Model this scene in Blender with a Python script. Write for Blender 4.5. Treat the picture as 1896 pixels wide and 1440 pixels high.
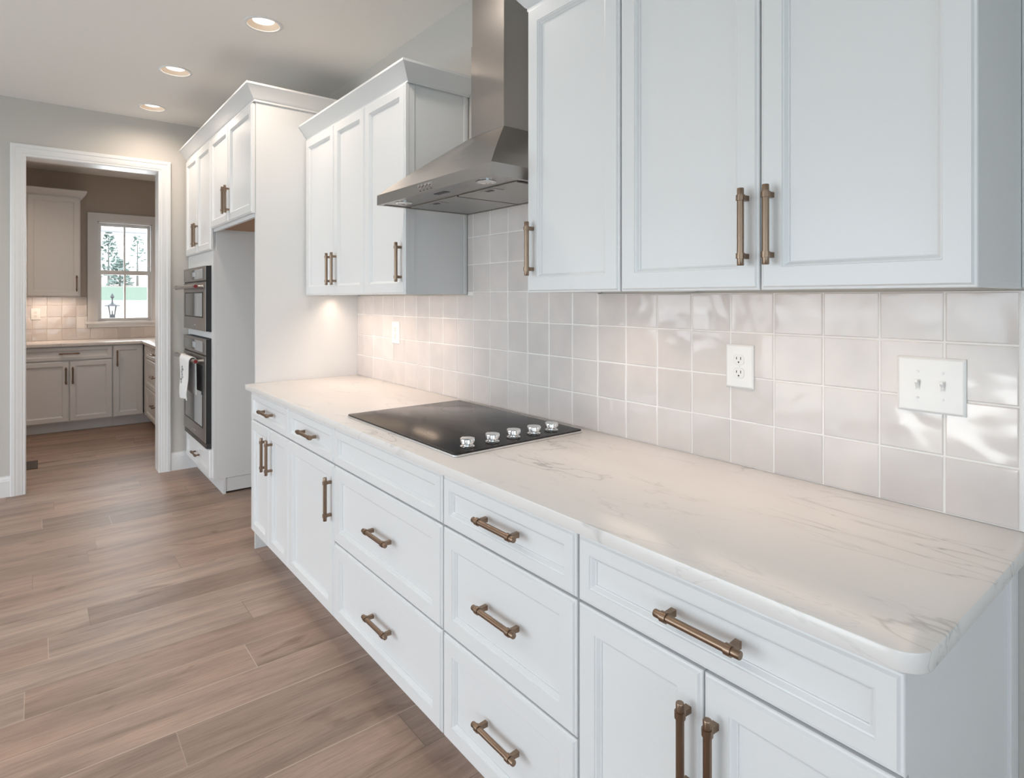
import bpy, bmesh, math, random
from mathutils import Vector, Matrix
R = math.radians
random.seed(7)
for o in list(bpy.data.objects): bpy.data.objects.remove(o)
S = bpy.context.scene
COL = S.collection

# ------------------------------------------------------------------ camera
CAM_T = 0.676
cam_d = bpy.data.cameras.new('camera'); cam = bpy.data.objects.new('camera', cam_d); COL.objects.link(cam)
cam.location = (-1.602, 0.0, 1.40); cam.rotation_euler = (R(90), 0, -CAM_T)
cam_d.sensor_width = 36.0; cam_d.sensor_fit = 'HORIZONTAL'
cam_d.lens = 1099.3/1896*36.0
cam_d.shift_x = 0.0; cam_d.shift_y = -(720-552.75)/1896
cam_d.clip_start = 0.02
S.camera = cam

# ------------------------------------------------------------------ view, world, lights
S.view_settings.view_transform = 'Standard'; S.view_settings.look = 'None'
S.view_settings.gamma = 1.0; S.view_settings.use_curve_mapping = False
S.view_settings.exposure = 0.0

w = bpy.data.worlds.new('sky'); S.world = w; w.use_nodes = True
bg = w.node_tree.nodes['Background']
bg.inputs['Color'].default_value = (0.86, 0.94, 1.0, 1); bg.inputs['Strength'].default_value = 3.0

def area(name, loc, rot, sx, sy, power, col, spread=180):
    l = bpy.data.lights.new(name, 'AREA'); l.shape = 'RECTANGLE'; l.size = sx; l.size_y = sy
    l.energy = power; l.color = col; l.spread = R(spread)
    o = bpy.data.objects.new(name, l); COL.objects.link(o); o.location = loc; o.rotation_euler = rot
    return o
DAY = (0.80, 0.90, 1.0)
# daylight through the sliding door and window in the left wall and the windows in the back wall
area('daylight_sliding_door', (-5.06, 2.45, 1.2), (0, R(-90), 0), 2.2, 2.5, 50, DAY)
area('daylight_left_window', (-5.06, 4.7, 1.5), (0, R(-90), 0), 1.3, 1.1, 18, DAY)
area('daylight_near_window', (-5.06, -1.6, 1.5), (0, R(-90), 0), 1.7, 2.0, 19, (0.72, 0.86, 1.0))
area('daylight_back_window', (-2.4, -3.06, 1.45), (R(90), 0, 0), 3.2, 1.7, 9, (0.46, 0.73, 1.0))
area('ceiling_fill_door', (-5.35, 1.75, 0.25), (0, R(-130), 0), 0.5, 0.9, 13, (0.97, 0.97, 0.96))  # added uplight outside the door: brightens the ceiling, puts glints on end tiles
area('ceiling_fill_back', (-2.4, -3.3, 0.75), (R(130), 0, 0), 3.0, 0.4, 13, (0.60, 0.80, 1.0))  # second added uplight, behind the back window, also lifting the ceiling
area('daylight_pantry_window', (-0.77, 8.56, 1.72), (R(-90), 0, 0), 0.5, 1.1, 14, (0.9, 0.97, 1.0))

WARM = (1.0, 0.775, 0.61)
def spot(name, loc, power, cone=120, blend=0.8, col=(1.0, 0.89, 0.79)):
    l = bpy.data.lights.new(name, 'SPOT'); l.energy = power; l.color = col; l.spot_size = R(cone); l.spot_blend = blend
    l.shadow_soft_size = 0.05
    o = bpy.data.objects.new(name, l); COL.objects.link(o); o.location = loc
    return o
CEIL = 2.83
CANS = [(-0.676, 3.225), (-0.917, 4.235), (-0.921, 5.15)]
for i, (x, y) in enumerate(CANS): spot('can_light', (x, y, CEIL-0.006), 21, 168, 1.0, (1.0, 0.83, 0.68))
for x, y in ((-0.68, 2.1), (-2.6, 4.2), (-2.6, 2.4), (-2.6, 0.6)): spot('can_light', (x, y, CEIL-0.005), 28, 168, 1.0)
spot('pantry_can_light', (-1.85, 6.9, CEIL-0.005), 58, 160, 0.8, (1.0, 0.79, 0.62))

# ------------------------------------------------------------------ materials
def new_mat(name):
    m = bpy.data.materials.new(name); m.use_nodes = True
    nt = m.node_tree; b = nt.nodes['Principled BSDF']
    return m, nt, b
def mat(name, col, rough=0.5, metal=0.0, spec=0.5, coat=0.0, bump=0.0, bscale=200.0, aniso=0.0, emit=None, estr=0.0):
    m, nt, b = new_mat(name)
    b.inputs['Base Color'].default_value = (*col, 1); b.inputs['Roughness'].default_value = rough
    b.inputs['Metallic'].default_value = metal; b.inputs['Specular IOR Level'].default_value = spec
    b.inputs['Coat Weight'].default_value = coat; b.inputs['Coat Roughness'].default_value = 0.05
    b.inputs['Anisotropic'].default_value = aniso
    if emit: b.inputs['Emission Color'].default_value = (*emit, 1); b.inputs['Emission Strength'].default_value = estr
    if bump:
        g = nt.nodes.new('ShaderNodeNewGeometry'); n = nt.nodes.new('ShaderNodeTexNoise'); n.inputs['Scale'].default_value = bscale
        n.inputs['Detail'].default_value = 3
        bp = nt.nodes.new('ShaderNodeBump'); bp.inputs['Strength'].default_value = 0.3; bp.inputs['Distance'].default_value = bump
        nt.links.new(g.outputs['Position'], n.inputs['Vector']); nt.links.new(n.outputs['Fac'], bp.inputs['Height'])
        nt.links.new(bp.outputs['Normal'], b.inputs['Normal'])
    return m

M = {}
M['cab'] = mat('white_cabinet_paint', (0.80, 0.805, 0.81), 0.32, bump=0.0004, bscale=300)
M['cabin'] = mat('cabinet_interior_shadow', (0.12, 0.12, 0.12), 0.7)
M['wall'] = mat('greige_wall_paint', (0.60, 0.575, 0.54), 0.75, bump=0.0006, bscale=400)
M['pwall'] = mat('taupe_pantry_paint', (0.50, 0.43, 0.37), 0.75, bump=0.0006, bscale=400)
M['ceil'] = mat('ceiling_paint', (0.88, 0.86, 0.83), 0.85)
M['trim'] = mat('white_trim_paint', (0.82, 0.82, 0.82), 0.35)
M['bronze'] = mat('brushed_bronze', (0.275, 0.195, 0.14), 0.34, 1.0, aniso=0.4)
M['alu'] = mat('satin_aluminium', (0.74, 0.73, 0.72), 0.35, 0.85)
M['chrome'] = mat('polished_chrome', (0.80, 0.80, 0.80), 0.08, 1.0)
M['black'] = mat('black_plastic', (0.015, 0.015, 0.016), 0.45)
M['dark'] = mat('dark_metal', (0.06, 0.06, 0.065), 0.4, 0.6)
M['glassblk'] = mat('black_glass', (0.022, 0.020, 0.020), 0.19, 0.0, 0.42)
M['ovenglass'] = mat('oven_glass', (0.05, 0.055, 0.06), 0.05, 0.0, 0.8, coat=0.6)
M['plastic'] = mat('white_plastic', (0.82, 0.82, 0.81), 0.30)
M['ivory'] = mat('socket_face', (0.80, 0.79, 0.77), 0.35)
M['red'] = mat('red_enamel', (0.22, 0.016, 0.018), 0.3)
M['wood'] = mat('unfinished_maple', (0.42, 0.24, 0.13), 0.6)
M['towel'] = mat('white_cotton', (0.84, 0.84, 0.84), 0.9, bump=0.001, bscale=900)
M['print'] = mat('grey_ink', (0.30, 0.30, 0.32), 0.9)
M['grout'] = mat('light_grout', (0.86, 0.84, 0.82), 0.7)
M['bulb'] = mat('glowing_bulb', (1, 0.9, 0.75), 0.4, emit=(1.0, 0.90, 0.74), estr=4.5)
M['baffle'] = mat('warm_white_baffle', (0.84, 0.70, 0.58), 0.45)
M['led'] = mat('warm_led', (1, 0.8, 0.6), 0.4, emit=(1.0, 0.70, 0.42), estr=2.0)
M['screen'] = mat('pale_display', (0.42, 0.46, 0.50), 0.15)
M['mesh'] = mat('filter_mesh', (0.42, 0.41, 0.39), 0.35, 1.0, bump=0.003, bscale=500)
M['bark'] = mat('bark', (0.25, 0.24, 0.22), 0.9)
M['leaf'] = mat('conifer_needles', (0.21, 0.27, 0.24), 0.9)
M['leaf2'] = mat('pale_leaves', (0.26, 0.32, 0.29), 0.9)
M['grass'] = mat('lawn_grass', (0.245, 0.31, 0.245), 0.95, bump=0.02, bscale=20)
M['gravel'] = mat('pale_gravel', (0.45, 0.40, 0.36), 0.95)
M['iron'] = mat('black_iron', (0.12, 0.12, 0.13), 0.5)
M['porch'] = mat('porch_white', (0.62, 0.66, 0.74), 0.6)

def glass(name):
    m, nt, b = new_mat(name)
    nt.nodes.remove(b)
    g = nt.nodes.new('ShaderNodeBsdfGlossy'); g.inputs['Roughness'].default_value = 0.0
    t = nt.nodes.new('ShaderNodeBsdfTransparent'); t.inputs['Color'].default_value = (0.97, 0.98, 0.98, 1)
    fr = nt.nodes.new('ShaderNodeFresnel'); fr.inputs['IOR'].default_value = 1.3
    mx = nt.nodes.new('ShaderNodeMixShader')
    nt.links.new(fr.outputs[0], mx.inputs[0]); nt.links.new(t.outputs[0], mx.inputs[1]); nt.links.new(g.outputs[0], mx.inputs[2])
    nt.links.new(mx.outputs[0], nt.nodes['Material Output'].inputs['Surface'])
    return m
M['pane'] = glass('window_pane_glass')

def steel():
    m, nt, b = new_mat('brushed_stainless')
    b.inputs['Base Color'].default_value = (0.40, 0.378, 0.36, 1); b.inputs['Metallic'].default_value = 1
    b.inputs['Anisotropic'].default_value = 0.5
    g = nt.nodes.new('ShaderNodeNewGeometry'); mp = nt.nodes.new('ShaderNodeMapping'); mp.inputs['Scale'].default_value = (60, 3, 260)
    n = nt.nodes.new('ShaderNodeTexNoise'); n.inputs['Scale'].default_value = 3; n.inputs['Detail'].default_value = 4
    rm = nt.nodes.new('ShaderNodeMapRange'); rm.inputs['To Min'].default_value = 0.24; rm.inputs['To Max'].default_value = 0.38
    L = nt.links.new
    L(g.outputs['Position'], mp.inputs['Vector']); L(mp.outputs[0], n.inputs['Vector']); L(n.outputs['Fac'], rm.inputs['Value']); L(rm.outputs[0], b.inputs['Roughness'])
    return m
M['steel'] = steel()

def N(nt, t, **kw):
    n = nt.nodes.new(t)
    for k, v in kw.items():
        if k in n.inputs.keys(): n.inputs[k].default_value = v
        else: setattr(n, k, v)
    return n
def math_(nt, op, a, b=None):
    n = nt.nodes.new('ShaderNodeMath'); n.operation = op
    for i, v in enumerate((a, b)):
        if v is None: continue
        if isinstance(v, (int, float)): n.inputs[i].default_value = v
        else: nt.links.new(v, n.inputs[i])
    return n.outputs[0]
def ramp(nt, fac, stops):
    n = nt.nodes.new('ShaderNodeValToRGB'); cr = n.color_ramp
    while len(cr.elements) < len(stops): cr.elements.new(0.5)
    for e, (p, c) in zip(cr.elements, stops): e.position = p; e.color = (*c, 1)
    nt.links.new(fac, n.inputs[0]); return n.outputs[0]
def mix(nt, fac, a, b, mode='MIX'):
    n = nt.nodes.new('ShaderNodeMix'); n.data_type = 'RGBA'; n.blend_type = mode
    for k, v in ((0, fac), (6, a), (7, b)):
        if isinstance(v, (int, float)): n.inputs[k].default_value = v
        elif isinstance(v, tuple): n.inputs[k].default_value = (*v, 1)
        else: nt.links.new(v, n.inputs[k])
    return n.outputs[2]

def wood_floor():
    m, nt, b = new_mat('wood_plank_floor'); L = nt.links.new
    g = N(nt, 'ShaderNodeNewGeometry'); sp = N(nt, 'ShaderNodeSeparateXYZ'); L(g.outputs['Position'], sp.inputs[0])
    X, Y = sp.outputs[0], sp.outputs[1]
    yy = math_(nt, 'DIVIDE', math_(nt, 'SUBTRACT', Y, 2.177-40*0.187), 0.187)
    row = math_(nt, 'FLOOR', yy); fy = math_(nt, 'FRACT', yy)
    wn = N(nt, 'ShaderNodeTexWhiteNoise', noise_dimensions='1D'); L(row, wn.inputs['W'])
    xx = math_(nt, 'ADD', math_(nt, 'DIVIDE', math_(nt, 'ADD', X, 20.0), 1.22), math_(nt, 'MULTIPLY', wn.outputs['Value'], 7.0))
    colm = math_(nt, 'FLOOR', xx); fx = math_(nt, 'FRACT', xx)
    cb = N(nt, 'ShaderNodeCombineXYZ'); L(row, cb.inputs[0]); L(colm, cb.inputs[1])
    w2 = N(nt, 'ShaderNodeTexWhiteNoise', noise_dimensions='2D'); L(cb.outputs[0], w2.inputs['Vector'])
    rnd = w2.outputs['Value']
    # grain coordinates, shifted per plank
    sh = math_(nt, 'MULTIPLY', rnd, 31.0)
    def coords(sx, sy):
        c = N(nt, 'ShaderNodeCombineXYZ'); L(math_(nt, 'ADD', math_(nt, 'MULTIPLY', X, sx), sh), c.inputs[0])
        L(math_(nt, 'ADD', math_(nt, 'MULTIPLY', Y, sy), sh), c.inputs[1]); return c.outputs[0]
    n1 = N(nt, 'ShaderNodeTexNoise', Scale=1.0, Detail=5.0, Roughness=0.6, Distortion=0.6); L(coords(1.3, 9.0), n1.inputs['Vector'])
    n2 = N(nt, 'ShaderNodeTexNoise', Scale=1.0, Detail=6.0, Roughness=0.65, Distortion=0.3); L(coords(4.0, 75.0), n2.inputs['Vector'])
    n3 = N(nt, 'ShaderNodeTexNoise', Scale=1.0, Detail=3.0, Roughness=0.5, Distortion=1.6); L(coords(1.6, 5.0), n3.inputs['Vector'])
    base = ramp(nt, rnd, [(0.0, (0.290, 0.208, 0.163)), (0.3, (0.360, 0.252, 0.200)), (0.6, (0.392, 0.270, 0.211)), (1.0, (0.395, 0.300, 0.248))])
    c1 = mix(nt, 1.0, base, ramp(nt, n1.outputs['Fac'], [(0.25, (0.60, 0.59, 0.60)), (0.5, (0.97, 0.97, 0.97)), (0.75, (1.26, 1.23, 1.20))]), 'MULTIPLY')
    c2 = mix(nt, 1.0, c1, ramp(nt, n2.outputs['Fac'], [(0.3, (0.84, 0.82, 0.80)), (0.5, (1.0, 1.0, 1.0)), (0.7, (1.10, 1.10, 1.10))]), 'MULTIPLY')
    # sparse dark knots and cathedral streaks
    c3 = mix(nt, 1.0, c2, ramp(nt, n3.outputs['Fac'], [(0.27, (0.60, 0.55, 0.52)), (0.36, (1, 1, 1))]), 'MULTIPLY')
    n4 = N(nt, 'ShaderNodeTexNoise', Scale=1.0, Detail=5.0, Roughness=0.7, Distortion=0.2); L(coords(9.0, 210.0), n4.inputs['Vector'])
    c3 = mix(nt, 1.0, c3, ramp(nt, n4.outputs['Fac'], [(0.34, (0.84, 0.82, 0.81)), (0.5, (1.0, 1.0, 1.0)), (0.66, (1.10, 1.09, 1.08))]), 'MULTIPLY')
    kn = N(nt, 'ShaderNodeTexVoronoi', Scale=1.0); kn.inputs['Randomness'].default_value = 1.0; L(coords(1.1, 3.1), kn.inputs['Vector'])
    c3 = mix(nt, 1.0, c3, ramp(nt, kn.outputs['Distance'], [(0.0, (0.50, 0.44, 0.41)), (0.05, (0.72, 0.68, 0.66)), (0.13, (1, 1, 1))]), 'MULTIPLY')
    ey = math_(nt, 'LESS_THAN', fy, 0.018); ex = math_(nt, 'LESS_THAN', fx, 0.0022)
    edge = math_(nt, 'MAXIMUM', ey, ex)
    wr = N(nt, 'ShaderNodeTexWhiteNoise', noise_dimensions='1D'); L(math_(nt, 'ADD', row, 0.5), wr.inputs['W'])
    ec = ramp(nt, wr.outputs['Value'], [(0.0, (0.17, 0.12, 0.095)), (0.45, (0.22, 0.16, 0.125)), (0.7, (0.50, 0.39, 0.32)), (1.0, (0.62, 0.50, 0.42))])  # dark joints; in the paler rows the bevel sheen is painted into the seam
    L(mix(nt, math_(nt, 'MULTIPLY', edge, 0.75), c3, ec), b.inputs['Base Color'])
    L(math_(nt, 'ADD', math_(nt, 'MULTIPLY', n2.outputs['Fac'], 0.15), 0.36), b.inputs['Roughness'])
    bp = N(nt, 'ShaderNodeBump', Strength=0.25, Distance=0.0015)
    L(math_(nt, 'SUBTRACT', math_(nt, 'MULTIPLY', n2.outputs['Fac'], 0.3), edge), bp.inputs['Height']); L(bp.outputs['Normal'], b.inputs['Normal'])
    return m
M['floor'] = wood_floor()

def quartz():
    m, nt, b = new_mat('white_quartz'); L = nt.links.new
    g = N(nt, 'ShaderNodeNewGeometry')
    mp = N(nt, 'ShaderNodeMapping'); mp.inputs['Rotation'].default_value = (0, 0, R(24)); mp.inputs['Scale'].default_value = (3.4, 0.85, 3.0)
    L(g.outputs['Position'], mp.inputs['Vector'])
    def vein(scale, width, dist, off):
        o = N(nt, 'ShaderNodeVectorMath', operation='ADD'); o.inputs[1].default_value = (off, off*0.7, 0); L(mp.outputs[0], o.inputs[0])
        n = N(nt, 'ShaderNodeTexNoise', Scale=scale, Detail=5.0, Roughness=0.55, Distortion=dist); L(o.outputs[0], n.inputs['Vector'])
        d = math_(nt, 'ABSOLUTE', math_(nt, 'SUBTRACT', n.outputs['Fac'], 0.5))
        r = N(nt, 'ShaderNodeMapRange'); r.inputs['From Min'].default_value = 0.0; r.inputs['From Max'].default_value = width
        r.inputs['To Min'].default_value = 1.0; r.inputs['To Max'].default_value = 0.0; L(d, r.inputs['Value'])
        return r.outputs[0]
    msk = N(nt, 'ShaderNodeTexNoise', Scale=1.6, Detail=2.0); L(mp.outputs[0], msk.inputs['Vector'])
    mk = N(nt, 'ShaderNodeMapRange'); mk.inputs['From Min'].default_value = 0.42; mk.inputs['From Max'].default_value = 0.66; L(msk.outputs['Fac'], mk.inputs['Value'])
    v1 = math_(nt, 'MULTIPLY', vein(0.9, 0.006, 0.5, 3.1), mk.outputs[0])
    v2 = math_(nt, 'MULTIPLY', vein(2.0, 0.008, 0.8, 8.7), math_(nt, 'MULTIPLY', mk.outputs[0], 0.55))
    v3 = math_(nt, 'MULTIPLY', vein(0.9, 0.04, 0.5, 3.1), math_(nt, 'MULTIPLY', mk.outputs[0], 0.14))
    v = math_(nt, 'MINIMUM', math_(nt, 'ADD', math_(nt, 'ADD', v1, v2), v3), 1.0)
    L(mix(nt, math_(nt, 'MULTIPLY', v, 0.62), (0.83, 0.80, 0.78), (0.33, 0.32, 0.31)), b.inputs['Base Color'])
    b.inputs['Roughness'].default_value = 0.22
    return m
M['quartz'] = quartz()

def tile(name, col, amt=0.10):
    m, nt, b = new_mat(name); L = nt.links.new
    at = N(nt, 'ShaderNodeAttribute', attribute_name='tint')
    g = N(nt, 'ShaderNodeNewGeometry')
    n = N(nt, 'ShaderNodeTexNoise', Scale=9.0, Detail=2.0, Roughness=0.45); L(g.outputs['Position'], n.inputs['Vector'])
    lo = tuple(c*(1-amt) for c in col); hi = tuple(min(1, c*(1+amt*0.6)) for c in col)
    c = mix(nt, at.outputs['Fac'], lo, hi)
    c2 = mix(nt, 1.0, c, ramp(nt, n.outputs['Fac'], [(0.3, (0.95, 0.95, 0.96)), (0.7, (1.03, 1.02, 1.02))]), 'MULTIPLY')
    L(c2, b.inputs['Base Color']); b.inputs['Roughness'].default_value = 0.10; b.inputs['Specular IOR Level'].default_value = 0.5
    o = N(nt, 'ShaderNodeVectorMath', operation='ADD'); L(g.outputs['Position'], o.inputs[0])
    sc = N(nt, 'ShaderNodeCombineXYZ'); L(math_(nt, 'MULTIPLY', at.outputs['Fac'], 41.0), sc.inputs[0]); L(sc.outputs[0], o.inputs[1])
    n2 = N(nt, 'ShaderNodeTexNoise', Scale=10.0, Detail=1.0, Roughness=0.4, Distortion=0.4); L(o.outputs[0], n2.inputs['Vector'])
    bp = N(nt, 'ShaderNodeBump', Strength=1.0, Distance=0.0034); L(n2.outputs['Fac'], bp.inputs['Height']); L(bp.outputs['Normal'], b.inputs['Normal'])
    return m
M['tile'] = tile('glazed_blush_tile', (0.70, 0.655, 0.63), 0.05)
M['ptile'] = tile('glazed_pantry_tile', (0.68, 0.64, 0.61), 0.14)

# ------------------------------------------------------------------ mesh helpers (all coordinates are world metres)
class MB:
    def __init__(s): s.bm = bmesh.new(); s.tint = None
    def box(s, x0, x1, y0, y1, z0, z1, bev=0.0, seg=2):
        bm = s.bm
        vs = [bm.verts.new(p) for p in ((x0,y0,z0),(x1,y0,z0),(x1,y1,z0),(x0,y1,z0),(x0,y0,z1),(x1,y0,z1),(x1,y1,z1),(x0,y1,z1))]
        fs = [bm.faces.new([vs[i] for i in f]) for f in ((3,2,1,0),(4,5,6,7),(0,1,5,4),(1,2,6,5),(2,3,7,6),(3,0,4,7))]
        if bev > 0:
            es = list({e for f in fs for e in f.edges})
            bmesh.ops.bevel(bm, geom=es, offset=bev, segments=seg, affect='EDGES', profile=0.5)
        return s
    def loops(s, loops, cap0=True, cap1=True, closed=True):
        bm = s.bm; vl = [[bm.verts.new(p) for p in lp] for lp in loops]
        n = len(vl[0]); fs = []
        for a, b in zip(vl, vl[1:]):
            for i in range(n if closed else n-1):
                j = (i+1) % n; fs.append(bm.faces.new((a[i], a[j], b[j], b[i])))
        if cap0: fs.append(bm.faces.new(vl[0][::-1]))
        if cap1: fs.append(bm.faces.new(vl[-1]))
        return s
    def lathe(s, origin, axis, prof, seg=20, cap0=True, cap1=True):
        a = Vector(axis).normalized(); u = a.orthogonal().normalized(); v = a.cross(u); o = Vector(origin)
        lps = []
        for t, r in prof:
            lps.append([o + a*t + (u*math.cos(2*math.pi*k/seg) + v*math.sin(2*math.pi*k/seg))*r for k in range(seg)])
        return s.loops(lps, cap0, cap1)
    def tube(s, p0, p1, r, seg=14):
        d = Vector(p1)-Vector(p0); return s.lathe(p0, d, [(0, r), (d.length, r)], seg)
    def build(s, name, m, parent=None, org=None, smooth=None, **props):
        bm = s.bm
        bmesh.ops.recalc_face_normals(bm, faces=bm.faces)
        if org is None: org = Vector(parent['org_']) if parent is not None and 'org_' in parent else Vector((0,0,0))
        org = Vector(org)
        for v in bm.verts: v.co -= org
        me = bpy.data.meshes.new(name); bm.to_mesh(me); bm.free()
        for mm in (m if isinstance(m, (list, tuple)) else [m]): me.materials.append(mm)
        o = bpy.data.objects.new(name, me); COL.objects.link(o)
        if smooth is not None:
            for p in me.polygons: p.use_smooth = True
            me.set_sharp_from_angle(angle=R(smooth))
        if parent is not None: o.parent = parent; ORG[o.name] = org
        else: o.location = org; ORG[o.name] = org
        for k, v in props.items(): o[k] = v
        return o
ORG = {}
_build = MB.build
def build(s, name, m, parent=None, org=None, smooth=None, **props):
    if org is None and parent is not None: org = ORG[parent.name]
    return _build(s, name, m, parent, org, smooth, **props)
MB.build = build

def thing(name, loc, label, cat, group=None):
    o = bpy.data.objects.new(name, None); COL.objects.link(o); o.location = loc; o.empty_display_size = 0.1
    ORG[o.name] = Vector(loc); o['label'] = label; o['category'] = cat
    if group: o['group'] = group
    return o
def struct(o): o['kind'] = 'structure'; return o
def copy_tree(o, parent=None, **props):
    c = o.copy(); COL.objects.link(c)
    if parent is not None: c.parent = parent
    for k, v in props.items(): c[k] = v
    ORG[c.name] = ORG[o.name]
    for ch in list(o.children): copy_tree(ch, c)
    return c

# front-facing frames: map (a along the run, b up, d outwards) to the world
def face_x(Xb): return lambda a, b, d: (Xb - d, a, b)      # faces -X
def face_y(Yb): return lambda a, b, d: (a, Yb - d, b)      # faces -Y
def rect(a0, a1, b0, b1, i): return ((a0+i, b0+i), (a1-i, b0+i), (a1-i, b1-i), (a0+i, b1-i))
def panel_front(name, fr, a0, a1, b0, b1, fw, parent, T=0.022):
    """a cabinet door or drawer front: profiled outer edge, flat frame, stepped inner moulding, recessed field"""
    rings = [(0, 0.0), (0, T-0.007), (0.0015, T-0.005), (0.005, T-0.0045), (0.0085, T), (fw, T), (fw+0.0012, T-0.0022), (fw+0.004, T-0.0028),
             (fw+0.0100, T-0.0098), (fw+0.0120, T-0.0102), (fw+0.0124, T-0.0128)]
    mb = MB()
    mb.loops([[fr(a, b, d) for a, b in rect(a0, a1, b0, b1, i)] for i, d in rings])
    return mb.build(name, M['cab'], parent)
def bar_handle(fr, a, b, vertical, parent, L=0.175, T=0.022, name='handle'):
    """round bar pull with two collars on square posts"""
    mb = MB(); so = T+0.026; r = 0.0076
    def P(t, d, s=0.0): return fr(a+s, b+t, d) if vertical else fr(a+t, b+s, d)
    ax = Vector(P(1, 0))-Vector(P(0, 0)); h = L/2; pc = h-0.0215
    prof = [(0, r*0.9), (0.0015, r), (0.0155, r), (0.0157, r+0.0024), (0.0280, r+0.0024), (0.0282, r)]
    full = prof + [(L-t, rr) for t, rr in prof[::-1]]
    mb.lathe(P(-h, so), ax, full, 18)
    for sg in (-1, 1):
        c = sg*pc; q = 0.0058
        lps = [[P(c+dt, d, ds) for dt, ds in ((-q, -q*k), (q, -q*k), (q, q*k), (-q, q*k))] for d, k in ((T-0.004 if True else 0, 1.15), (T+0.010, 1.0), (so, 0.9))]
        mb.loops(lps)
    return mb.build(name, M['bronze'], parent, smooth=35)

def sweep(mb, path, prof, mp, closed_profile=True):
    """profile [(offset, h)] swept along an open 2-D path with mitred corners; offset goes to the left of travel"""
    n = len(path); lps = []
    for i, p in enumerate(path):
        p = Vector(p)
        d0 = (p-Vector(path[i-1])).normalized() if i > 0 else None
        d1 = (Vector(path[i+1])-p).normalized() if i < n-1 else None
        nn = [Vector((-d.y, d.x)) for d in (d0, d1) if d is not None]
        if len(nn) == 2:
            m = (nn[0]+nn[1]); m = m/(m.dot(nn[0]))
        else: m = nn[0]
        lps.append([mp(*(p+m*off), h) for off, h in prof])
    mb.loops(lps); return mb

# ------------------------------------------------------------------ structure
WX = 0.012            # painted wall behind the tile
def sbox(name, m, *a, bev=0): return struct(MB().box(*a, bev=bev).build(name, M[m]))
sbox('floor', 'floor', -5.0, 0.2, -3.0, 8.6, -0.06, 0.0)
mb = MB(); ys = [-3.2]; HS = 0.15      # ceiling with a round cut-out for each recessed light
def cq(x0, x1, y0, y1): mb.bm.faces.new([mb.bm.verts.new(p) for p in ((x0, y0, CEIL), (x1, y0, CEIL), (x1, y1, CEIL), (x0, y1, CEIL))])
yp = -3.2
for x, y in CANS:
    cq(-5.2, 0.2, yp, y-HS); cq(-5.2, x-HS, y-HS, y+HS); cq(x+HS, 0.2, y-HS, y+HS); yp = y+HS
    ring = []
    for k in range(40):
        a = 2*math.pi*k/40; c, s_ = math.cos(a), math.sin(a); q = HS/max(abs(c), abs(s_))
        ring.append(((x+q*c, y+q*s_, CEIL), (x+0.079*c, y+0.079*s_, CEIL)))
    mb.loops([[r_[0] for r_ in ring], [r_[1] for r_ in ring]], False, False)
cq(-5.2, 0.2, yp, 8.6)
struct(mb.build('ceiling', M['ceil']))
sbox('wall_right', 'wall', WX, 0.2, -3.2, 5.51, 0, CEIL)
sbox('wall_pantry_right', 'pwall', WX, 0.2, 5.66, 8.6, 0, CEIL)
# far wall with the cased opening
OX0, OX1, OZ = -1.672, -0.818, 2.437
mb = MB(); mb.box(-5.0, OX0, 5.51, 5.66, 0, CEIL); mb.box(OX1, WX+0.15, 5.51, 5.66, 0, CEIL); mb.box(OX0, OX1, 5.51, 5.66, OZ, CEIL)
struct(mb.build('wall_far', M['wall']))
# left wall: sliding-door opening and a window opening
mb = MB()
for a in ((-3.2, -2.6, 0, CEIL), (-2.6, -0.6, 0, 0.6), (-2.6, -0.6, 2.35, CEIL), (-0.6, 1.20, 0, CEIL), (1.20, 3.70, 2.3, CEIL), (3.70, 4.1, 0, CEIL), (4.1, 5.3, 0, 0.85), (4.1, 5.3, 2.15, CEIL), (5.3, 5.66, 0, CEIL)):
    mb.box(-5.15, -5.0, a[0], a[1], a[2], a[3])
struct(mb.build('wall_left', M['wall']))
mb = MB()
for a in ((-5.0, -4.0, 0, CEIL), (-0.8, 0.2, 0, CEIL), (-4.0, -0.8, 0, 0.6), (-4.0, -0.8, 2.3, CEIL)):
    mb.box(a[0], a[1], -3.15, -3.0, a[2], a[3])
struct(mb.build('wall_back', M['wall']))
sbox('wall_pantry_left', 'pwall', -2.75, -2.6, 5.66, 8.6, 0, CEIL)
# pantry back wall with its window opening
PB = 8.38
WX0, WX1, WZ0, WZ1 = -1.045, -0.500, 1.135, 2.30
mb = MB()
for a in ((-2.75, WX0, 0, CEIL), (WX1, WX, 0, CEIL), (WX0, WX1, 0, WZ0), (WX0, WX1, WZ1, CEIL)):
    mb.box(a[0], a[1], PB, PB+0.16, a[2], a[3])
struct(mb.build('wall_pantry_back', M['pwall']))

# door casing: both faces and the jamb lining
CAS = [(0.000, 0.0), (0.000, 0.010), (0.006, 0.014), (0.018, 0.014), (0.022, 0.017), (0.034, 0.017), (0.038, 0.019), (0.058, 0.019), (0.062, 0.022), (0.082, 0.022), (0.087, 0.018), (0.087, 0.0)]
mb = MB()
path = [(-1.657, 0.0), (-1.657, 2.419), (-0.833, 2.419), (-0.833, 0.0)]
sweep(mb, path, CAS, lambda x, z, h: (x, 5.51-h, z))
sweep(mb, path, CAS, lambda x, z, h: (x, 5.66+h, z))
mb.box(OX0, -1.657, 5.508, 5.662, 0, 2.419); mb.box(-0.833, OX1, 5.508, 5.662, 0, 2.419); mb.box(OX0, OX1, 5.508, 5.662, 2.419, OZ)
struct(mb.build('trim_1', M['trim'], smooth=30))
BASEP = [(0, 0), (0.015, 0), (0.015, 0.112), (0.012, 0.116), (0.012, 0.126), (0.009, 0.133), (0.004, 0.139), (0.004, 0.145), (0, 0.145)]
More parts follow.
